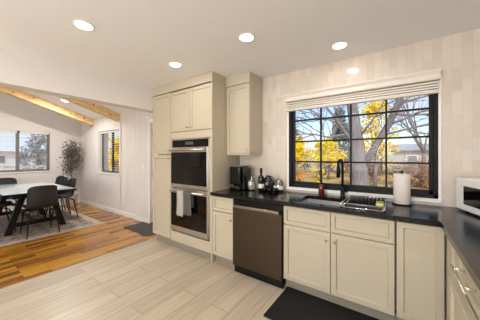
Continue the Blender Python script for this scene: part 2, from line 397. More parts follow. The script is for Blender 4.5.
# kitchen window
def window_kitchen():
    x0, x1, z0, z1 = KW
    structure(MB().box(x0-.005, x0+.018, -.012, .02, z0-.02, z1, .003).box(x1-.018, x1+.005, -.012, .02, z0-.02, z1, .003).box(x0-.005, x1+.005, -.03, .02, z0-.022, z0+.012, .003).build('trim_4', M['white']))
    w = structure(MB().box(x0+.018, x0+.052, -.005, .11, z0+.012, z1-.0, .003).box(x1-.052, x1-.018, -.005, .11, z0+.012, z1-.0, .003)
                  .box(x0+.018, x1-.018, -.005, .11, z0+.012, z0+.05, .003).box(x0+.018, x1-.018, -.005, .11, z1-.04, z1, .003).build('window_1', M['frame']))
    a0, a1, b0, b1 = x0+.05, x1-.05, z0+.048, z1-.038
    MB().box(a0, a0+.03, .02, .07, b0, b1, .002).box(a1-.03, a1, .02, .07, b0, b1, .002).box(a0, a1, .02, .07, b0, b0+.035, .002).box(a0, a1, .02, .07, b1-.03, b1, .002).build('sash', M['frame'], w)
    g0, g1, h0, h1 = a0+.03, a1-.03, b0+.035, b1-.03
    xs = [-.755, -.426, -.094]; zs = [1.3013, 1.5568, 1.8255]
    for xm in xs: MB().box(xm-.009, xm+.009, .028, .058, h0, h1, .002).build('muntin', M['frame'], w)
    for zm in zs: MB().box(g0, g1, .03, .056, zm-.009, zm+.009, .002).build('muntin', M['frame'], w)
    MB().box(g0, g1, .042, .045, h0, h1).build('pane', M['glass'], w)
window_kitchen()
def window_plain(name, axis, hole, t0, t1, mull, fr, slat_mat, slat_cover, tpos):
    a0, a1, z0, z1 = hole
    def bx(mb, p, q, zz0, zz1, d0, d1, bev=.003):
        return mb.box(p, q, d0, d1, zz0, zz1, bev) if axis == 'x' else mb.box(d0, d1, p, q, zz0, zz1, bev)
    mb = MB()
    bx(mb, a0, a0+.045, z0, z1, t0, t1); bx(mb, a1-.045, a1, z0, z1, t0, t1); bx(mb, a0, a1, z0, z0+.045, t0, t1); bx(mb, a0, a1, z1-.045, z1, t0, t1)
    w = structure(mb.build(name, fr))
    for m in mull: 
        mb = MB(); bx(mb, m-.03, m+.03, z0+.045, z1-.045, t0, t1); mb.build('mullion', fr, w)
    mb = MB(); tm = (t0+t1)/2; bx(mb, a0+.04, a1-.04, z0+.04, z1-.04, tm-.002, tm+.002, 0); mb.build('pane', M['glass'], w)
    return w
M['wframe'] = mat('grey_window_frame', (120, 116, 112), 0.5)
window_plain('window_2', 'y', WW, WX-.12, WX-.06, [-1.42, -2.05, -2.68], M['wframe'], None, 0, 0)
window_plain('window_6', 'y', WB, WX-.12, WX-.06, [], M['wframe'], None, 0, 0)
structure(MB().box(WX-.03, WX+.02, WW[0]-.03, WW[1]+.03, WW[2]-.03, WW[2]-.001, .003).build('trim_5', M['white']))
window_plain('window_3', 'x', DW_, .0, .035, [-5.92], M['frame'], None, 0, 0)
structure(MB().box(DW_[0]-.02, DW_[0]+.012, -.11, .08, DW_[2]-.02, DW_[3]+.02, .002).box(DW_[1]-.012, DW_[1]+.02, -.11, .08, DW_[2]-.02, DW_[3]+.02, .002)
          .box(DW_[0], DW_[1], -.115, .08, DW_[2]-.02, DW_[2]+.01, .002).box(DW_[0], DW_[1], -.11, .08, DW_[3]-.01, DW_[3]+.02, .002).build('trim_6', M['white']))
def blinds(label, axis, a0, a1, z0, z1, t, smat, pitch, wid, tilt):
    ctr = ((a0+a1)/2, t, z0) if axis == 'x' else (t, (a0+a1)/2, z0)
    r = thing('venetian_blind', label, 'blind', ctr)
    n = int((z1-.05-z0)/pitch); dz = wid/2*math.sin(tilt); dt = wid/2*math.cos(tilt)
    for i in range(n):
        z = z0+.02+i*pitch
        if axis == 'x': p = [(a0, t-dt, z-dz), (a1, t-dt, z-dz), (a1, t+dt, z+dz), (a0, t+dt, z+dz)]
        else: p = [(t-dt, a0, z+dz), (t-dt, a1, z+dz), (t+dt, a1, z-dz), (t+dt, a0, z-dz)]
        MB().hexa(p+[(x, y, zz+.003) for x, y, zz in p]).build('slat', smat, r)
    mb = MB()
    if axis == 'x': mb.box(a0, a1, t-.03, t+.03, z1-.05, z1, .004)
    else: mb.box(t-.03, t+.03, a0, a1, z1-.05, z1, .004)
    mb.build('headrail', smat, r)
    for f in (.15, .85):
        a = a0+(a1-a0)*f
        p = (a, t, z0) if axis == 'x' else (t, a, z0)
        MB().tube([p, (p[0], p[1], z1)], .002, 5).build('cord', smat, r)
blinds('white slatted blind over the small dining window beside the shiplap wall', 'x', DW_[0]+.03, DW_[1]-.03, DW_[2]+.012, DW_[3]-.012, -.045, M['slat'], .055, .04, -.05)
blinds('open slatted blind in the right sash of the wide far dining window', 'y', -1.39, WW[1]-.02, WW[2]+.005, WW[3]-.005, WX-.025, M['slat'], .06, .04, -.05)
blinds('open slatted blind left of the mullion in the wide far dining window', 'y', -2.02, -1.44, WW[2]+.005, WW[3]-.005, WX-.025, M['slat'], .06, .04, -.05)
for n, (h, nm) in enumerate([(SW, 'window_4'), (SD, 'window_5')]):
    window_plain(nm, 'x', h, YS-.12, YS-.06, [(h[0]+h[1])/2], M['wframe'], None, 0, 0)

# kitchen valance / stacked blind
t = thing('window_blind', 'white raised blind with moulded valance across top of the kitchen window', 'blind', (-.43, -.02, 1.96))
bx0, bx1 = -1.178, 0.318
mb = MB(); prism2 = [(-.004, 2.062), (-.060, 2.062), (-.068, 2.070), (-.068, 2.082), (-.062, 2.088), (-.062, 2.112), (-.068, 2.120), (-.080, 2.136), (-.080, 2.142), (-.004, 2.142)]
v0 = [mb.bm.verts.new((bx0, y, z)) for y, z in prism2]; v1 = [mb.bm.verts.new((bx1, y, z)) for y, z in prism2]
mb.bm.faces.new(v0); mb.bm.faces.new(v1[::-1])
for k in range(len(prism2)): mb.bm.faces.new((v0[k], v1[k], v1[(k+1) % len(prism2)], v0[(k+1) % len(prism2)]))
bmesh.ops.recalc_face_normals(mb.bm, faces=mb.bm.faces); mb.build('valance', M['blind'], t)
MB().box(bx0-.006, bx1+.006, -.083, -.002, 2.140, 2.152, .003).build('valance_crown', M['blind'], t)
for k in range(4):
    z = 1.963+k*.0245
    MB().box(bx0+.008, bx1-.008, -.040-.003*(k % 2), -.006, z, z+.017, .004, 2).build('stacked_slat', M['blind'], t)
MB().box(bx0+.004, bx1-.004, -.052, -.004, 1.945, 1.960, .004).build('bottom_rail', M['blind'], t)

# ------------------------------------------------------------------ cabinets
def knob(x, y, z, parent):
    t = MB(); prof = [(.004, 0), (.004, .012), (.011, .016), (.0125, .022), (.009, .027), (.0, .028)]
    t.lathe((0, 0, 0), prof, 14, cap=False)
    bmesh.ops.transform(t.bm, matrix=Matrix.Translation((x, y, z)) @ Matrix.Rotation(PI/2, 4, 'X'), verts=t.bm.verts)
    return t.build('knob', M['nickel'], parent)
YD = -.61      # door faces
def door(x0, x1, z0, z1, parent, kn=None, y=YD, name='door', stile=.058):
    o = MB().panel(x0, x1, z0, z1, y, .02, stile).build(name, M['cab'], parent)
    if kn: knob(kn[0], y, kn[1], o)
    return o
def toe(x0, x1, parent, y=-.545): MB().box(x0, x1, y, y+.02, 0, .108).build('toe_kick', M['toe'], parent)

c = thing('pantry_cabinet', 'tall narrow greige pantry cabinet left of the double oven', 'cabinet', (-3.01, -.3, 0))
MB().box(-3.24, -2.785, YD+.10, -.002, .108, 2.455, .001).build('body', M['cab'], c)
door(-3.235, -2.79, 1.405, 2.325, c, (-2.82, 1.44)); door(-3.235, -2.79, .13, 1.385, c, (-2.82, 1.34))
MB().box(-3.245, -2.785, -.618, -.589, 2.335, 2.456, .003).build('crown', M['cab'], c)
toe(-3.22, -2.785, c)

c = thing('oven_cabinet', 'tall greige cabinet that houses the double oven, doors above', 'cabinet', (-2.36, -.3, 0))
ox0, ox1 = -2.783, -1.935
MB().box(ox0, ox0+.02, YD+.021, -.002, .108, 2.455).box(ox1-.018, ox1, YD+.001, -.002, 0, 2.455).box(ox0+.02, ox1-.018, YD+.10, -.002, 1.64, 2.455).box(ox0+.02, ox1-.018, YD+.10, -.002, .108, .255).box(ox0+.02, ox1-.018, -.02, -.002, .2, 1.7).build('body', M['cab'], c)
MB().box(ox0, -2.75, YD+.001, YD+.03, .26, 1.72, .001).box(-1.975, ox1-.018, YD+.001, YD+.03, .26, 1.72, .001).box(-2.75, -1.975, YD+.001, YD+.03, 1.621, 1.72, .001).build('face_frame', M['cab'], c)
door(ox0+.004, -2.365, 1.727, 2.318, c, (-2.395, 1.775)); door(-2.36, ox1-.004, 1.727, 2.318, c, (-2.33, 1.775))
MB().panel(ox0+.004, ox1-.02, .118, .262, YD, .02, .05, 0).build('drawer_front', M['cab'], c)
MB().box(ox0, ox1+.006, -.618, -.589, 2.335, 2.456, .003).box(ox1, ox1+.006, -.589, -.335, 2.335, 2.456, .002).build('crown', M['cab'], c)
toe(ox0, ox1-.02, c)

# double wall oven
c = thing('double_oven', 'stainless built-in double wall oven with black glass doors', 'oven', (-2.363, -.3, .28))
a, b = -2.748, -1.977
MB().box(a+.01, b-.01, -.588, -.03, .285, 1.615, .002).build('body', M['steel'], c)
MB().box(a, a+.018, -.618, -.588, .285, 1.618, .002).box(b-.018, b, -.618, -.588, .285, 1.618, .002).box(a, b, -.618, -.588, 1.600, 1.618, .002).box(a, b, -.618, -.588, .285, .315, .002).build('trim_frame', M['steel'], c)
cp = MB().box(a+.018, b-.018, -.616, -.588, 1.50, 1.599, .002).build('control_panel', M['bglass'], c)
M['display'] = mat('dim_display', (70, 84, 92), 0.2)
MB().box(-2.44, -2.28, -.6168, -.6155, 1.53, 1.572).build('display', M['display'], cp)
for z0, z1 in ((.925, 1.494), (.318, .912)):
    d = MB().box(a+.018, b-.018, -.640, -.590, z0, z1, .003).build('oven_door', M['steel'], c)
    MB().box(a+.026, b-.026, -.6425, -.6405, z0+.048, z1-.068, .001).build('door_glass', M['bglass'], d)
    MB().tube([(a+.04, -.682, z1-.035), (b-.04, -.682, z1-.035)], .0135, 12).tube([(a+.07, -.682, z1-.035), (a+.07, -.638, z1-.035)], .008, 8).tube([(b-.07, -.682, z1-.035), (b-.07, -.638, z1-.035)], .008, 8).build('door_handle', M['steel'], d)
# towel over the lower handle
t = thing('dish_towel', 'folded two-tone tea towel hanging over lower oven handle', 'towel', (-2.37, -.7, .57))
def drape(x0, x1, zf, zb, name, material, ph, wob=.006):
    rows = []
    for i in range(25):
        s_ = i/24
        row = []
        for k in range(13):
            xx = x0+(x1-x0)*k/12; w_ = wob*math.sin(k*1.1+ph)
            if s_ < .55:
                f = s_/.55; z = zf+(.877-zf)*f; y = -.702+w_*(1-f)-.008*(1-f)
            elif s_ < .7:
                f = (s_-.55)/.15*PI; y = -.682-.0165*math.cos(f); z = .877+.0165*math.sin(f)
            else:
                f = (s_-.7)/.3; z = .877+(zb-.877)*f; y = -.6645+.3*w_*f
            row.append((xx+.004*math.sin(6*s_+ph), y, z))
        rows.append(row)
    return MB().sheet(rows, .004).build(name, material, t)
drape(-2.515, -2.385, .545, .70, 'light_half', M['towel_light'], 0)
drape(-2.387, -2.225, .575, .68, 'grey_half', M['towel_dark'], 2)

# wall cabinet
c = thing('wall_cabinet', 'greige upper cabinet hung between oven tower and window', 'cabinet', (-1.74, -.16, 1.41))
MB().box(-1.93, -1.545, -.31, -.002, 1.405, 2.455, .001).build('body', M['cab'], c)
MB().box(-1.93, -1.540, -.335, -.318, 2.325, 2.456, .002).box(-1.545, -1.540, -.318, -.002, 2.325, 2.456, .001).build('crown', M['cab'], c)
door(-1.925, -1.548, 1.408, 2.312, c, (-1.58, 1.455), -.331)
MB().box(-1.93, -1.545, -.325, -.002, 1.385, 1.404, .002).build('light_rail', M['cab'], c)

def base_body(x0, x1, parent): MB().box(x0, x1, YD+.10, -.002, .108, .875, .001).build('body', M['cab'], parent)
c = thing('base_cabinet', 'narrow greige base cabinet between oven tower and dishwasher', 'cabinet', (-1.76, -.3, 0))
base_body(-1.933, -1.592, c)
MB().panel(-1.93, -1.597, .682, .862, YD, .02, .045).build('drawer', M['cab'], c)
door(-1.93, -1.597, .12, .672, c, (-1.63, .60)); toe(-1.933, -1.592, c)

c = thing('sink_cabinet', 'wide greige sink base cabinet under the kitchen window', 'cabinet', (-.485, -.3, 0))
MB().box(-.952, -.934, YD+.10, -.002, .108, .875).box(-.03, -.012, YD+.10, -.002, .108, .875).box(-.934, -.03, YD+.021, -.002, .108, .126).box(-.934, -.03, -.02, -.002, .126, .875).box(-.934, -.03, YD+.022, YD+.036, .126, .875).build('body', M['cab'], c)
for p, q in ((-.949, -.497), (-.490, -.018)):
    MB().panel(p, q, .682, .862, YD, .02, .045).build('false_drawer', M['cab'], c)
door(-.949, -.497, .12, .672, c, (-.53, .60)); door(-.490, -.018, .12, .672, c, (-.457, .60)); toe(-.952, -.012, c)

c = thing('corner_cabinet', 'greige corner base cabinet with one full height panel door', 'cabinet', (.3, -.3, 0))
MB().box(-.011, .888, YD+.10, -.002, .108, .875, .001).build('body', M['cab'], c)
door(-.004, .272, .12, .862, c); toe(-.011, .34, c)

# right-hand run, built facing -y then turned to face -x
def right_run(name, label, a0, a1):
    return thing(name, label, 'cabinet', (0, 0, 0)), a0, a1
ROT = -PI/2
YR = -.61
c, a0, a1 = right_run('side_cabinet', 'slim greige filler cabinet in right counter run beside corner', .61, .955)
MB().box(.613, .955, YR+.10, -.002, .108, .875, .001).build('body', M['cab'], c)
MB().panel(.638, .783, .12, .862, YR, .02, .04, 0).build('filler_panel', M['cab'], c)
door(.789, .951, .12, .862, c, None, YR, 'door', .045)
MB().box(.613, .955, -.545, -.525, 0, .108).build('toe_kick', M['toe'], c)
c.location = (.889, 0, 0); c.rotation_euler.z = ROT
c, a0, a1 = right_run('drawer_cabinet', 'greige drawer cabinet with bar pull at right edge', .957, 1.75)
MB().box(.957, 1.75, YR+.10, -.002, .108, .875, .001).build('body', M['cab'], c)
d = MB().panel(.962, 1.745, .680, .862, YR, .02, .045).build('drawer', M['cab'], c)
MB().tube([(1.10, YR-.045, .787), (1.40, YR-.045, .787)], .007, 10).tube([(1.15, YR-.045, .787), (1.15, YR, .787)], .006, 8).tube([(1.35, YR-.045, .787), (1.35, YR, .787)], .006, 8).build('bar_pull', M['pull'], d)
d = MB().panel(.962, 1.745, .12, .672, YR-.034, .034, .058).build('door', M['cab'], c)
MB().box(.957, 1.75, -.545, -.525, 0, .108).build('toe_kick', M['toe'], c)
c.location = (.889, 0, 0); c.rotation_euler.z = ROT

# countertop (one continuous L) with sink cut-out
sx0, sx1, sy0, sy1 = -.85, -.125, -.565, -.155
cz0, cz1 = .877, .915
def prism(mb, poly, z0, z1):
    t_ = bmesh.new(); lo = [t_.verts.new((x, y, z0)) for x, y in poly]; hi = [t_.verts.new((x, y, z1)) for x, y in poly]
    t_.faces.new(lo[::-1]); t_.faces.new(hi); n = len(poly)
    for i in range(n): t_.faces.new((lo[i], lo[(i+1) % n], hi[(i+1) % n], hi[i]))
    bmesh.ops.recalc_face_normals(t_, faces=t_.faces); mb._merge(t_)
mb = MB()
x0 = -1.932
prism(mb, [(x0, -.65), (sx0, -.65), (sx0, -.002), (x0, -.002)], cz0, cz1)
prism(mb, [(sx0, -.65), (sx1, -.65), (sx1, sy0), (sx0, sy0)], cz0, cz1)
prism(mb, [(sx0, sy1), (sx1, sy1), (sx1, -.002), (sx0, -.002)], cz0, cz1)
prism(mb, [(sx1, -.65), (.225, -.65), (.245, -.672), (.245, -1.78), (.898, -1.78), (.898, -.002), (sx1, -.002)], cz0, cz1)
bmesh.ops.remove_doubles(mb.bm, verts=mb.bm.verts, dist=1e-5)
seen = {}
for f in list(mb.bm.faces):
    k = tuple(sorted(v.index for v in f.verts)); 
mb.bm.verts.index_update()
for f in list(mb.bm.faces):
    k = tuple(sorted(v.index for v in f.verts))
    seen.setdefault(k, []).append(f)
bmesh.ops.delete(mb.bm, geom=[f for fs in seen.values() if len(fs) > 1 for f in fs], context='FACES_ONLY')
o = mb.build('countertop', M['counter']); tag(o, 'black leathered stone countertop running along window and right side', 'countertop')

# dishwasher
c = thing('dishwasher', 'dark stainless dishwasher between narrow base cabinet and sink cabinet', 'dishwasher', (-1.272, -.3, 0))
a, b = -1.587, -.957
MB().box(a+.004, b-.004, -.60, -.01, .02, .872, .002).build('body', M['black'], c)
d = MB().box(a+.004, b-.004, -.640, -.601, .095, .768, .006, 2).build('door', M['dsteel'], c)
MB().box(a+.004, b-.004, -.628, -.601, .800, .868, .003).build('control_panel', M['bglass'], c)
MB().box(a+.03, b-.03, -.652, -.628, .768, .800, .009, 3).build('door_handle', M['steel_dim'], d)
MB().box(a+.004, b-.004, -.602, -.57, .0, .09, .002).build('toe_kick', M['black'], c)

# sink
c = thing('kitchen_sink', 'stainless undermount sink set in black counter below window', 'sink', (-.49, -.36, .66))
w = .012
mb = MB().box(sx0, sx0+w, sy0, sy1, .67, .876).box(sx1-w, sx1, sy0, sy1, .67, .876).box(sx0+w, sx1-w, sy0, sy0+w, .67, .876).box(sx0+w, sx1-w, sy1-w, sy1, .67, .876).box(sx0, sx1, sy0, sy1, .66, .67)
mb.build('basin', M['sinksteel'], c)
MB().lathe((-.5, -.36, .67), [(.0, .001), (.045, .001), (.05, .004), (.052, 0)], 20, False).build('drain', M['chrome'], c)
# faucet
c = thing('kitchen_faucet', 'tall matt black pull-down faucet behind the sink', 'faucet', (-.49, -.085, .916))
fx, fy = -.49, -.085
MB().lathe((fx, fy, .916), [(.027, 0), (.027, .006), (.021, .012), (.021, .11), (.016, .12), (.016, .125)], 20).build('base', M['black'], c)
pts = [(fx, fy, 1.03), (fx, fy, 1.29)]
for k in range(1, 11):
    a_ = k/10*PI; pts.append((fx-.014*(1-math.cos(a_)), fy-.038*(1-math.cos(a_)), 1.29+.04*math.sin(a_)))
MB().tube(pts, .0135, 12).build('spout', M['black'], c)
MB().tube([(fx-.028, fy-.076, 1.295), (fx-.028, fy-.076, 1.25), (fx-.028, fy-.076, 1.24), (fx-.028, fy-.076, 1.14)], [.015, .015, .0185, .0195], 14).build('spray_head', M['black'], c)
MB().tube([(fx+.015, fy, .985), (fx+.05, fy-.005, .985)], .011, 10).tube([(fx+.045, fy-.005, .985), (fx+.062, fy-.012, 1.06)], [.007, .005], 8).build('lever', M['black'], c)
# soap bottle
c = thing('soap_bottle', 'amber soap bottle with black pump left of faucet', 'bottle', (-.715, -.085, .916))
p = (-.715, -.085, .916)
MB().lathe(p, [(.0, 0), (.03, 0), (.033, .004), (.033, .10), (.028, .118), (.014, .128), (.014, .138)], 20).build('body', M['amber'], c)
MB().lathe(p, [(.017, .136), (.017, .152), (.006, .155), (.006, .175), (.012, .176), (.012, .186)], 14).tube([(p[0], p[1], p[2]+.181), (p[0]-.012, p[1]-.035, p[2]+.178)], .0055, 8).build('pump', M['black'], c)
# drying rack over right part of sink
c = thing('dish_rack', 'wire drying rack with black prongs over right of sink', 'dish rack', (-.265, -.36, .918))
rx0, rx1, ry0, ry1 = -.405, -.085, -.605, -.145
def loop(z, r, n, m, ins=0):
    p_ = [(rx0+ins, ry0+ins, z), (rx1-ins, ry0+ins, z), (rx1-ins, ry1-ins, z), (rx0+ins, ry1-ins, z), (rx0+ins, ry0+ins, z)]
    MB().tube(p_, r, 8).build(n, m, c)
loop(.923, .0045, 'rim', M['chrome'])
loop(.955, .003, 'top_rail', M['chrome'])
mb = MB()
for k in range(13):
    xx = rx0+.012+(rx1-rx0-.024)*k/12
    mb.tube([(xx, ry0, .924), (xx, ry1, .924)], .003, 6)
mb.build('wire_floor', M['chrome'], c)
for k in range(9):
    xx = rx0+.03+(rx1-rx0-.06)*k/8
    for yy in (ry1-.06, ry1-.14):
        MB().tube([(xx, yy, .926), (xx, yy, .965), (xx+.006, yy, .972), (xx+.012, yy, .965), (xx+.012, yy, .926)], .0035, 6).build('prong', M['black'], c)
MB().box(rx0+.02, rx1-.02, ry0+.02, ry0+.10, .926, .934, .003).build('drip_bar', M['black'], c)
for xx, yy in ((rx0, ry0), (rx1, ry0), (rx0, ry1), (rx1, ry1)):
    MB().tube([(xx, yy, .917), (xx, yy, .956)], .005, 8).build('post', M['chrome'], c)
c = thing('dish_sponge', 'small yellow and green sponge on corner of drying rack', 'sponge', (-.125, -.39, .930))
MB().box(-.155, -.098, -.43, -.35, .9285, .955, .008, 2).build('sponge_body', M['sponge'], c)
MB().box(-.155, -.098, -.43, -.35, .9555, .963, .003).build('scour_pad', M['green'], c)
# paper towels
px, py = .035, -.135
c = thing('paper_towel_holder', 'slim black stand that carries the paper towel roll', 'paper towel holder', (px, py, .916))
MB().lathe((px, py, .916), [(.0, 0), (.075, 0), (.078, .003), (.075, .008), (.0, .009)], 28, False).build('base', M['black'], c)
MB().tube([(px, py, .922), (px, py, 1.215)], .006, 10).build('rod', M['black'], c)
MB().lathe((px, py, 1.212), [(.0, 0), (.011, .003), (.014, .012), (.009, .02), (0, .022)], 14, False).build('finial', M['black'], c)
mb = MB().lathe((px, py, .926), [(.018, 0), (.063, 0), (.066, .004), (.066, .274), (.063, .278), (.018, .278), (.018, 0)], 36, False)
o = mb.build('paper_towel_roll', M['paper']); tag(o, 'white paper towel roll standing upright on counter by window', 'paper towels')
# microwave
c = thing('countertop_microwave', 'rounded white microwave with dark window on right counter', 'microwave')
mwW, mwD, mwH = .46, .28, .275
MB().box(0, mwW, .02, mwD, .012, mwH, .022, 4).build('body', M['mw_white'], c, False)
d = MB().box(0, mwW, -.008, .022, .012, mwH, .014, 3).build('door', M['mw_white'], c)
MB().box(.115, .365, -.0115, -.0075, .066, mwH-.062, .0015).build('door_window', M['bglass'], d)
MB().box(.375, .445, -.0115, -.0075, .04, mwH-.035, .0015).build('control_panel', M['mw_white'], c)
for (xx, yy) in ((.05, .05), (.41, .05), (.05, .24), (.41, .24)):
    MB().lathe((xx, yy, 0), [(.016, 0), (.016, .013)], 12).build('foot', M['black'], c)
c.location = (.415, -.095, .9155); c.rotation_euler.z = -math.radians(74)

# coffee corner
c = thing('coffee_maker', 'black capsule coffee maker beside the oven tower', 'coffee maker', (-1.76, -.27, .916))
q0, q1 = -1.86, -1.645
MB().box(q0, q0+.175, -.35, -.12, .916, .956, .012, 3).build('base', M['gblack'], c)
MB().box(q0, q0+.175, -.27, -.12, .954, 1.22, .014, 3).build('column', M['black'], c)
MB().box(q0, q0+.175, -.35, -.12, .992, 1.232, .018, 3).build('brew_head', M['gblack'], c)
MB().box(q0+.012, q0+.163, -.338, -.16, 1.2325, 1.243, .004).build('lid_trim', M['steel'], c)
MB().box(q0+.178, q1-.006, -.30, -.12, .918, 1.215, .012, 2).build('water_tank', M['gblack'], c)
MB().box(q0+.02, q0+.155, -.345, -.28, .9565, .960).build('drip_tray', M['steel'], c)
MB().tube([(q0+.085, -.31, .992), (q0+.085, -.31, .978)], .018, 12).build('brew_nozzle', M['black'], c)
def jar(name, label, cat, x, y, r, h, fill, fh, lidm=None, lab=None):
    c = thing(name, label, cat, (x, y, .916)); p = (x, y, .916)
    MB().lathe(p, [(.0, 0), (r*.86, 0), (r, .012), (r*1.02, h*.45), (r*.95, h*.8), (r*.72, h), (r*.69, h), (r*.92, h*.79), (r*.97, h*.45), (r*.95, .014), (.0, .006)], 24, False).build('glass', M['jarglass'], c)
    rng = random.Random(len(label))
    mb = MB()
    for k in range(60):
        a_ = rng.random()*6.28; rr = r*.72*math.sqrt(rng.random()); z = .02+fh*rng.random()
        mb.lathe((x+rr*math.cos(a_), y+rr*math.sin(a_), .916+z), [(0, -.013), (.011, -.008), (.014, 0), (.011, .008), (0, .013)], 8, False)
    o = mb.build('contents', fill, c); o['kind'] = 'stuff'
    if lidm: MB().lathe(p, [(.0, h), (r*.75, h), (r*.77, h+.012), (r*.3, h+.018), (r*.16, h+.022), (r*.18, h+.038), (0, h+.042)], 20, False).build('lid', lidm, c)
    return c
jar('glass_canister', 'clear glass jar of white pods right of coffee maker', 'jar', -1.590, -.215, .056, .165, M['pods'], .085, M['jarglass'])
MB_ = jar('glass_canister', 'clear lidded glass jar with brown contents nearest the window', 'jar', -1.245, -.10, .060, .15, M['brown'], .05, M['jarglass'])
MB().lathe((-1.245, -.10, .916), [(.0655, .03), (.0655, .075)], 24, False).build('paper_label', M['label'], MB_)
c = thing('wine_bottle', 'dark wine bottle with white label among the coffee jars', 'bottle', (-1.435, -.225, .916)); p = (-1.435, -.225, .916)
MB().lathe(p, [(0, .004), (.034, 0), (.038, .006), (.038, .17), (.034, .19), (.016, .215), (.0145, .225), (.0145, .285), (.016, .286), (.016, .298), (0, .298)], 24, False).build('body', M['gblack'], c)
MB().lathe(p, [(.0386, .045), (.0386, .10)], 24, False).build('paper_label', M['label'], c)
MB().lathe(p, [(.0150, .235), (.0168, .236), (.0168, .3), (0, .301)], 16, False).build('foil_cap', M['black'], c)
c = thing('smoked_jug', 'squat smoked dark glass jug behind the wine bottle', 'jug', (-1.400, -.110, .916)); p = (-1.400, -.110, .916)
MB().lathe(p, [(0, .002), (.06, 0), (.074, .012), (.078, .09), (.07, .14), (.045, .172), (.03, .182), (.03, .20), (0, .20)], 28, False).build('body', M['darkjug'], c)
MB().tube([(p[0]+.03, p[1]-.0, p[2]+.19), (p[0]+.075, p[1], p[2]+.18), (p[0]+.09, p[1], p[2]+.12), (p[0]+.074, p[1], p[2]+.07)], .007, 8).build('handle', M['darkjug'], c)
for i, (xx, yy, lab, mk) in enumerate([(-1.372, -.245, 'small black coffee cup right of the wine bottle', 'gblack'), (-1.300, -.240, 'small black coffee cup in front of smoked jug', 'gblack'), (-1.235, -.215, 'small black coffee cup before the brown jar', 'gblack')]):
    c = thing('coffee_cup', lab, 'cup', (xx, yy, .916), 'black cups by the coffee maker'); p = (xx, yy, .916)
    MB().lathe(p, [(0, 0), (.018, 0), (.022, .004), (.029, .035), (.031, .056), (.028, .056), (.026, .036), (.019, .008), (0, .007)], 18, False).build('bowl', M[mk], c)
    MB().tube([(xx+.028, yy, .962), (xx+.046, yy, .960), (xx+.046, yy, .938), (xx+.026, yy, .934)], .0035, 6).build('handle', M[mk], c)
# wall plates
def plate(name, label, cat, x, z, y, kind):
    c = thing(name, label, cat, (x, y, z)); MB().box(x-.036, x+.036, y-.006, y-.0005, z-.058, z+.058, .003).build('cover_plate', M['white'], c)
    if kind == 'outlet':
        for dz in (-.022, .022): MB().box(x-.016, x+.016, y-.0085, y-.006, z+dz-.014, z+dz+.014, .003).build('socket', M['mw_white'], c)
    else: MB().box(x-.016, x+.016, y-.010, y-.006, z-.03, z+.03, .003).build('rocker', M['mw_white'], c)
plate('wall_outlet', 'white outlet low on shiplap wall under the small window', 'outlet', -5.14, .455, -.1, 'outlet')
plate('light_switch', 'white light switch on shiplap wall beside the door', 'switch', -4.36, 1.15, -.1, 'switch')

# mats
o = MB().box(-.935, .14, -1.06, -.548, 0, .016, .006, 2).build('kitchen_mat', M['rubber']); tag(o, 'black anti-fatigue mat on tile floor before the sink cabinet', 'mat')
o = MB().box(-4.30, -3.47, -.55, -.13, 0, .012, .004).build('door_mat', M['doormat']); tag(o, 'dark grey doormat by the dining door', 'mat')
c = thing('area_rug', 'worn beige and grey patterned rug under the dining table', 'rug', (-6.1, -2.2, 0))
MB().box(-7.34, -4.88, -3.7, -.62, 0, .008, .002).build('border', M['rug_border'], c)
MB().box(-7.2, -5.02, -3.56, -.76, .0081, .0105, .001).build('field', M['rug'], c)

# ------------------------------------------------------------------ dining set
tx0, tx1, ty0, ty1 = -7.05, -5.10, -2.05, -1.04
RZ = .0135
c = thing('dining_table', 'black trestle dining table with glossy pale top', 'table', ((tx0+tx1)/2, (ty0+ty1)/2, RZ))
MB().box(tx0, tx1, ty0, ty1, .710, .744, .004).build('top_frame', M['black'], c)
MB().box(tx0+.02, tx1-.02, ty0+.02, ty1-.02, .7445, .752, .002).build('tabletop', M['tabletop'], c)
MB().box(tx0+.1, tx1-.1, ty0+.14, ty1-.14, .65, .7095, .003).build('apron', M['black'], c)
for xx in (-5.45, -6.76):
    for s, yt, yb in ((-1, -1.73, -1.93), (1, -1.36, -1.16)):
        MB().hexa([(xx-.035, yb-.045, RZ), (xx+.035, yb-.045, RZ), (xx+.035, yb+.045, RZ), (xx-.035, yb+.045, RZ), (xx-.035, yt-.045, .70), (xx+.035, yt-.045, .70), (xx+.035, yt+.045, .70), (xx-.035, yt+.045, .70)]).build('leg', M['black'], c)
    MB().box(xx-.025, xx+.025, -1.88, -1.21, .13, .20, .003).build('stretcher', M['black'], c)
MB().box(-6.74, -5.47, -1.57, -1.52, .14, .19, .003).build('long_stretcher', M['black'], c)
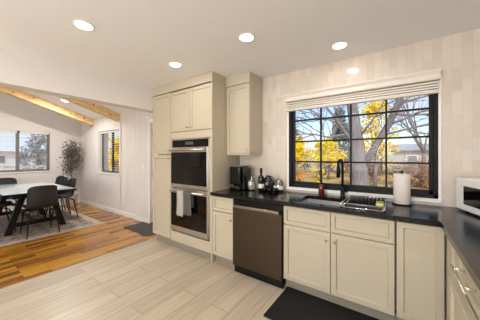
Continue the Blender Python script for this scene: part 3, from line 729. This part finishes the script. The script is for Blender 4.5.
def make_chair(label):
    """faces +y, origin on the floor under the seat centre"""
    c = thing('dining_chair', label, 'chair', (0, 0, 0), 'black shell chairs around the dining table')
    rows = []
    prof = [(.23, .435, .185), (.21, .458, .20), (.10, .452, .208), (-.02, .445, .21), (-.12, .452, .21), (-.185, .485, .208), (-.215, .55, .206), (-.235, .64, .205), (-.25, .73, .202), (-.262, .80, .198), (-.268, .842, .190), (-.27, .858, .172)]
    for i, (y, z, w_) in enumerate(prof):
        row = []
        back = max(0, min(1, (i-4)/3))
        for k in range(15):
            u = -1+2*k/14
            lift = .035*abs(u)**3*(1-back)
            fwd = (.075*abs(u)**2.5)*back*(1.0 if i < 10 else .8)
            drop = (.022*abs(u)**6 if i >= 10 else 0)
            row.append((w_*u, y+fwd, z+lift-drop))
        rows.append(row)
    MB().sheet(rows, .022).build('seat_shell', M['chair'], c)
    rows = []
    for (y, z, w_) in [(.20, .463, .155), (.18, .482, .165), (.05, .484, .17), (-.08, .484, .17), (-.15, .49, .16)]:
        rows.append([(w_*(-1+2*k/8), y, z-.012*abs(-1+2*k/8)**4) for k in range(9)])
    MB().sheet(rows, .02).build('seat_pad', M['chair'], c)
    for sx in (-1, 1):
        for sy in (-1, 1):
            MB().tube([(sx*.12, sy*.11-.01, .432), (sx*.175, sy*.165-.01, .41), (sx*.215, sy*.235-.01, .0)], [.013, .013, .009], 10).build('leg', M['black'], c)
    for yy in (-.15, .14): MB().tube([(-.165, yy, .415), (.165, yy, .415)], .008, 8).build('cross_bar', M['black'], c)
    return c
base = None
for (x, y, rz, lab) in [(-5.17, -1.57, PI/2, 'black shell dining chair at near end of table, its back to the kitchen'),
                        (-5.98, -1.04, PI, 'nearest of three black chairs along the shiplap side of table'),
                        (-6.49, -1.04, PI, 'middle one of three black chairs along the shiplap side of table'),
                        (-7.04, -.96, PI, 'farthest of three black chairs along the shiplap side of table'),
                        (-7.16, -1.70, -PI/2, 'black dining chair at far table end under the wide window'),
                        (-5.82, -2.03, 0, 'black dining chair at left frame edge, seat tucked under table')]:
    if base is None: o = base = make_chair(lab)
    else:
        o = copy_tree(base); o['label'] = lab
    o.location = (x, y, RZ); o.rotation_euler.z = rz

# olive tree in the dining corner
ptx, pty = -7.36, -.42
c = thing('potted_tree', 'artificial grey-green olive tree in white planter in dining corner', 'plant', (ptx, pty, 0))
MB().lathe((ptx, pty, 0), [(0, 0), (.115, 0), (.125, .01), (.15, .33), (.155, .34), (.145, .34), (.135, .30), (0, .30)], 28, False).build('planter', M['pot'], c)
MB().lathe((ptx, pty, .301), [(0, .012), (.10, .008), (.134, 0)], 20, False).build('soil', M['soil'], c)
rng = random.Random(3)
mb = MB(); tips = []
trunk = [(ptx+.04, pty, .30), (ptx+.03, pty+.01, .6), (ptx+.0, pty, .9), (ptx-.02, pty, 1.15)]
mb.tube(trunk, [.018, .016, .014, .011], 8)
mb.tube([(ptx-.01, pty+.02, .30), (ptx-.02, pty, .7), (ptx+.05, pty, 1.1)], [.014, .012, .01], 8)
for k in range(26):
    z = rng.uniform(.75, 1.3); a_ = rng.random()*6.28; ln = rng.uniform(.22, .46)
    p0 = Vector((ptx, pty, z)); d_ = Vector((math.cos(a_)*.5, math.sin(a_)*.4, rng.uniform(.8, 1.4)))
    p1 = p0+d_*ln*.5; p2 = p0+d_*ln+Vector((0, 0, -.04))
    p2.y = min(p2.y, -.16); p1.y = min(p1.y, -.16); p2.x = max(p2.x, WX+.12); p1.x = max(p1.x, WX+.12)
    mb.tube([p0, p1, p2], [.007, .005, .003], 5); tips += [p1, p2, (p1+p2)/2, p2+Vector((0, 0, .06))]
mb.build('trunk', M['twig'], c)
def leaf_cloud(mb, centers, n, spread, size, rng, ratio=.35, lim=None):
    bm = mb.bm
    for _ in range(n):
        p = Vector(rng.choice(centers))+Vector((rng.gauss(0, spread), rng.gauss(0, spread), rng.gauss(0, spread)))
        if lim: p = lim(p)
        a_ = Vector((rng.gauss(0, 1), rng.gauss(0, 1), rng.gauss(0, 1))).normalized(); b_ = a_.orthogonal().normalized()
        s_ = size*rng.uniform(.6, 1.3)
        vs = [bm.verts.new(p+a_*s_), bm.verts.new(p+b_*s_*ratio), bm.verts.new(p-a_*s_), bm.verts.new(p-b_*s_*ratio)]
        bm.faces.new(vs)
mb = MB(); leaf_cloud(mb, tips, 1700, .065, .032, rng, .3, lambda p: Vector((max(p.x, WX+.12), min(p.y, -.14), max(p.z, .85))))
mb.build('leaves', M['olive'], c)

# ------------------------------------------------------------------ recessed lights
def can(x, y, z, label, power, tilt=0.0):
    c = thing('recessed_light', label, 'light', (x, y, z), 'recessed ceiling lights')
    R = Matrix.Rotation(tilt, 4, 'X')
    mb = MB().lathe((0, 0, 0), [(.060, -.001), (.078, -.001), (.078, -.004), (.072, -.006), (.060, -.004), (.060, -.001)], 28, False)
    o = mb.build('trim_ring', M['white'], None); o.parent = c
    mb = MB().lathe((0, 0, 0), [(0, -.005), (.061, -.005), (.061, -.001), (0, -.001)], 28, False)
    o = mb.build('lens', M['lamp'], None); o.parent = c
    c.rotation_euler.x = tilt
    light('can_glow', 'AREA', (0, 0, -.012), power, (1.0, 0.985, 0.97), (0, 0, 0), c, shape='DISK', size=.10)
can(-2.128, -1.966, H, 'recessed light at upper left of ceiling, nearest the dining header', CAN_W)
can(-2.145, -1.019, H, 'recessed light in ceiling in front of the oven tower', CAN_W)
can(-1.127, -1.028, H, 'recessed light in middle of ceiling left of the window blind', CAN_W)
can(-.463, -.376, H, 'recessed light above the kitchen window blind', CAN_W*.55)
for (x, y) in ((-.12, -1.03), (-1.12, -1.97), (-.12, -2.3), (-2.13, -3.2), (-.9, -3.4), (-2.13, -4.6), (-.6, -4.8)):  # first glimpsed at frame edge, rest added unseen for ambient light
    can(x, y, H, 'unseen recessed ceiling light out of frame', CAN_W)
can(-6.16, -.92, zc(-.92), 'small recessed light between the two pine beams', 34, -math.atan(.31))
can(-5.9, -2.6, zc(-2.6), 'unseen recessed ceiling light out of frame', 9, -math.atan(.31))  # this and the next can are unseen, added for dining brightness
can(-4.4, -1.5, zc(-1.5), 'unseen recessed ceiling light out of frame', 9, -math.atan(.31))

# ------------------------------------------------------------------ outdoors
GZ = -.4
structure(MB().box(-90, 60, .3, 130, GZ-.2, GZ).box(-90, -7.9, -40, .3, GZ-.2, GZ).box(-7.9, 60, -40, -6.9, GZ-.2, GZ).build('lawn', M['lawn']))
def branches(mb, p, d, ln, r, depth, rng, kids=3, spread=.55, seg=5):
    p = Vector(p); d = Vector(d).normalized()
    m_ = p+d*ln*.5+Vector((rng.gauss(0, 1), rng.gauss(0, 1), rng.gauss(0, 1)))*ln*.05
    q = p+d*ln+Vector((0, 0, ln*.05))
    mb.tube([p, m_, q], [r, r*.82, r*.62], seg)
    if depth <= 0: return [q]
    out = []
    for k in range(kids):
        nd = (d+Vector((rng.gauss(0, 1), rng.gauss(0, 1), rng.gauss(0, .7)))*spread).normalized()
        st = q if k == 0 else p+(q-p)*rng.uniform(.45, 1)
        out += branches(mb, st, nd, ln*rng.uniform(.6, .85), r*.6, depth-1, rng, kids, spread, max(4, seg-1))
    return out
# big bare tree beyond the sink window
rng = random.Random(11)
c = thing('bare_tree', 'big grey bare tree with forked trunk close outside kitchen window', 'tree', (-.95, 5.3, GZ))
MB().tube([(-.90, 5.3, GZ), (-.96, 5.3, .2), (-1.0, 5.3, 1.2), (-1.05, 5.3, 1.75), (-1.2, 5.3, 3.0), (-1.3, 5.4, 4.2), (-1.45, 5.5, 6)], [.42, .29, .22, .20, .155, .12, .06], 14).build('trunk', M['bark'], c)
mb = MB(); mb.tube([(-.9, 5.3, 1.0), (-.62, 5.25, 1.55), (-.22, 5.2, 2.3), (.02, 5.2, 2.9), (.18, 5.2, 3.6), (.5, 5.3, 5.0)], [.115, .105, .095, .085, .075, .04], 10)
mb.build('limb', M['bark'], c)
mb = MB(); mb.tube([(-1.02, 5.3, 1.5), (-1.35, 5.2, 2.1), (-1.75, 5.1, 2.75), (-2.15, 5.0, 3.3), (-2.7, 5, 4.0)], [.06, .05, .042, .034, .02], 8); mb.build('limb', M['bark'], c)
mb = MB()
starts = [((-1.2, 5.3, 3.0), (-.8, -.2, .4)), ((-1.1, 5.3, 2.4), (-1, -.3, .25)), ((-1.6, 5.1, 2.6), (-.9, .3, .1)), ((-2.15, 5, 3.3), (-1, .2, .2)), ((-1.35, 5.2, 2.1), (-1, -.2, .0)),
          ((-.22, 5.2, 2.3), (1, -.3, .35)), ((.02, 5.2, 2.9), (1, .2, .2)), ((-.4, 5.2, 2.0), (1, -.4, .15)), ((.1, 5.2, 3.3), (-.5, .3, .6)), ((-1.0, 5.3, 2.0), (.7, -.5, .8)), ((.18, 5.2, 3.6), (.8, -.5, .2)), ((-.1, 5.2, 2.6), (.9, 0, -.12)), ((-1.2, 5.3, 3.2), (.5, .4, .4))]
for p, d in starts: branches(mb, p, d, 1.1, .034, 3, rng, 3, .45)
o = mb.build('twigs', M['twig'], c)
# yellow trees
def leafy(name, label, x, y, h, w, m, n, size, seed, trunk=True, low=.1, cat='tree', grp=None, dep=None):
    rng = random.Random(seed); c = thing(name, label, cat, (x, y, GZ), grp)
    cs = []
    dep = dep or w
    for k in range(22):
        z = GZ+h*rng.uniform(low, 1.0); f = math.sin(PI*min(1, max(.05, (z-GZ)/h*.85+.1)))
        a_ = rng.random()*6.28; rr = math.sqrt(rng.random())
        cs.append((x+w*.5*f*rr*math.cos(a_), y+dep*.5*f*rr*math.sin(a_), z))
    if trunk:
        mb = MB(); mb.tube([(x, y, GZ), (x+.05, y, GZ+h*.45)], [.05+.012*h, .03+.006*h], 8)
        for q in cs[::2]: mb.tube([(x+.05, y, GZ+h*.35), ((x+q[0])/2, (y+q[1])/2, (GZ+h*.4+q[2])/2), q], [.03, .02, .01], 5)
        mb.build('trunk', M['bark'], c)
    mb = MB(); leaf_cloud(mb, cs, n, w*.10, size, rng, .7, lambda p: Vector((p.x, p.y, max(p.z, GZ+.02)))); mb.build('foliage', m, c)
    return c
leafy('yellow_tree', 'bright yellow leafed tree low behind left panes of kitchen window', -7.6, 16.5, 3.2, 2.9, M['yellow'], 1700, .10, 1, low=.52)
leafy('yellow_tree', 'bright yellow leafed tree behind the black faucet', -4.3, 15.0, 2.6, 2.4, M['yellow'], 1300, .10, 2, low=.55)
leafy('yellow_tree', 'tall yellow leafed tree right behind the big bare trunk', -.9, 10, 4.3, 2.0, M['yellow'], 800, .08, 4, low=.40)
leafy('yellow_sapling', 'slim pale yellow sapling left of the faucet', -2.6, 6.5, 2.3, .45, M['yellow'], 170, .08, 5, low=.3, cat='sapling')
leafy('russet_shrub', 'brownish bare shrub right of the big trunk', -1.9, 12.6, 1.9, 2.0, M['russet'], 1600, .07, 6, cat='shrub')
leafy('russet_shrub', 'brownish hedge shrub below neighbour house at right', 1.1, 13.5, 1.3, 2.8, M['russet'], 1600, .07, 7, cat='shrub')
leafy('ochre_shrub', 'ochre leafed shrub at lower left of kitchen window', -6.6, 12.2, .75, 2.4, M['ochre'], 1200, .07, 8, cat='shrub')
M['frosty'] = mat('haze_pale_needles', (204, 212, 220), 0.9, noise=0.3, nscale=1.5)  # needles coloured pale to stand for bright haze beyond the dining window
def spruce(label, x, y, h, w, seed, grp=None):
    rng = random.Random(seed); c = thing('spruce_tree', label, 'tree', (x, y, GZ), grp)
    MB().tube([(x, y, GZ), (x, y, GZ+h*.95)], [.16, .03], 8).build('trunk', M['bark'], c)
    cs = []
    for k in range(90):
        f = rng.random(); a_ = rng.random()*6.28; r = w*.5*(1-f)*rng.uniform(.4, 1)
        cs.append((x+r*math.cos(a_), y+r*math.sin(a_), GZ+.5+f*(h-.5)))
    mb = MB(); leaf_cloud(mb, cs, 3200, .22, .20, rng, .35, lambda p: Vector((p.x, p.y, max(p.z, GZ+.02)))); mb.build('foliage', M['frosty' if 'frosty' in label else 'spruce'], c)
spruce('grey-green spruce far behind the left panes of kitchen window', -10.2, 21, 7.2, 5.2, 21)
spruce('grey-green spruce far behind the sapling and soap bottle', -5.0, 22.5, 6.6, 4.6, 22)
spruce('broad grey-green spruce at far left of kitchen window', -14.6, 20.0, 6.2, 5.0, 23)
def bare(label, x, y, h, seed, r=.12):
    rng = random.Random(seed); c = thing('bare_tree', label, 'tree', (x, y, GZ))
    MB().tube([(x, y, GZ), (x+.1, y, GZ+h*.25)], [r*1.3, r], 8).build('trunk', M['bark'], c)
    mb = MB()
    for k in range(4): branches(mb, (x+.1, y, GZ+h*(.25 if k else .24)), (rng.gauss(0, .5), rng.gauss(0, .5), 1), h*.26, r*.6, 3, rng, 3, .4)
    mb.build('branches', M['twig'], c)
bare('distant bare tree behind the paper towel roll', 1.4, 17, 8, 31)
bare('distant bare tree between the big trunk and the house', -1.5, 26, 9, 32)
bare('distant bare tree behind the yellow tree left of trunk', -5.6, 19, 9, 33)
# neighbour house
def house(label, x0, x1, y0, y1, z1, rz, m, facing='y'):
    c = thing('neighbour_house', label, 'house', ((x0+x1)/2, (y0+y1)/2, GZ))
    MB().box(x0, x1, y0, y1, GZ, z1).build('walls', m, c)
    ym = (y0+y1)/2; o_ = .4
    if facing == 'y':
        MB().hexa([(x0-o_, y0-o_, z1), (x1+o_, y0-o_, z1), (x1+o_, y1+o_, z1), (x0-o_, y1+o_, z1), (x0-o_, ym-.05, rz), (x1+o_, ym-.05, rz), (x1+o_, ym+.05, rz), (x0-o_, ym+.05, rz)]).build('roof', M['roof'], c)
        for f in (.2, .5, .8):
            xm = x0+(x1-x0)*f; fr = MB().box(xm-.4, xm+.4, y0-.05, y0-.001, .5, 1.5, .01).build('window', M['white'], c)
            MB().box(xm-.33, xm+.33, y0-.06, y0-.051, .57, 1.43).build('pane', M['pane_far'], fr)
    else:
        xm = (x0+x1)/2
        MB().hexa([(x0-o_, y0-o_, z1), (x1+o_, y0-o_, z1), (x1+o_, y1+o_, z1), (x0-o_, y1+o_, z1), (xm-.05, y0-o_, rz), (xm+.05, y0-o_, rz), (xm+.05, y1+o_, rz), (xm-.05, y1+o_, rz)]).build('roof', M['haze_roof'], c)
        for f in (.2, .5, .8):
            yy = y0+(y1-y0)*f; fr = MB().box(x1+.001, x1+.05, yy-.4, yy+.4, .5, 1.5, .01).build('window', M['white'], c)
            MB().box(x1+.051, x1+.06, yy-.33, yy+.33, .57, 1.43).build('pane', M['pane_far'], fr)
house('low grey neighbour house behind right panes of kitchen window', -.3, 6.5, 22, 28, 1.9, 2.6, M['siding'])
house('pale neighbour house beyond the wide far dining window', -46, -40, -4, 9, 2.0, 4.2, M['siding2'], 'x')
# board fence across the yard beyond the west window and beyond the small window
def fence(label, pts, h):
    c = thing('board_fence', label, 'fence', (pts[0][0], pts[0][1], GZ))
    (x0, y0), (x1, y1) = pts; n = 12
    for k in range(n+1):
        f = k/n; x, y = x0+(x1-x0)*f, y0+(y1-y0)*f
        MB().box(x-.05, x+.05, y-.05, y+.05, GZ, GZ+h+.08, .01).build('post', M['fence'], c)
    nx, ny = (y1-y0), -(x1-x0); ln = math.hypot(nx, ny); nx, ny = nx/ln*.02, ny/ln*.02
    for z in (GZ+.15, GZ+h*.5, GZ+h-.12):
        MB().hexa([(x0-nx, y0-ny, z), (x1-nx, y1-ny, z), (x1+nx, y1+ny, z), (x0+nx, y0+ny, z), (x0-nx, y0-ny, z+.14), (x1-nx, y1-ny, z+.14), (x1+nx, y1+ny, z+.14), (x0+nx, y0+ny, z+.14)]).build('rail', M['fence'], c)
fence('weathered rail fence in yard beyond the wide far dining window', ((-20, -8), (-20, 8)), 1.15)
spruce('frosty spruce beyond left half of the far dining window', -24, -1.5, 7.5, 3.6, 41)
spruce('frosty spruce beyond right half of the far dining window', -26, 3.0, 6.8, 3.4, 42)
leafy('yellow_tree', 'yellow leafed tree seen through the small dining window', -15.2, 4.4, 2.9, 1.3, M['yellow'], 500, .12, 9)
leafy('russet_shrub', 'brown shrub seen low through the small dining window', -13.6, 4.2, 1.4, 1.6, M['russet'], 500, .1, 10, cat='shrub')
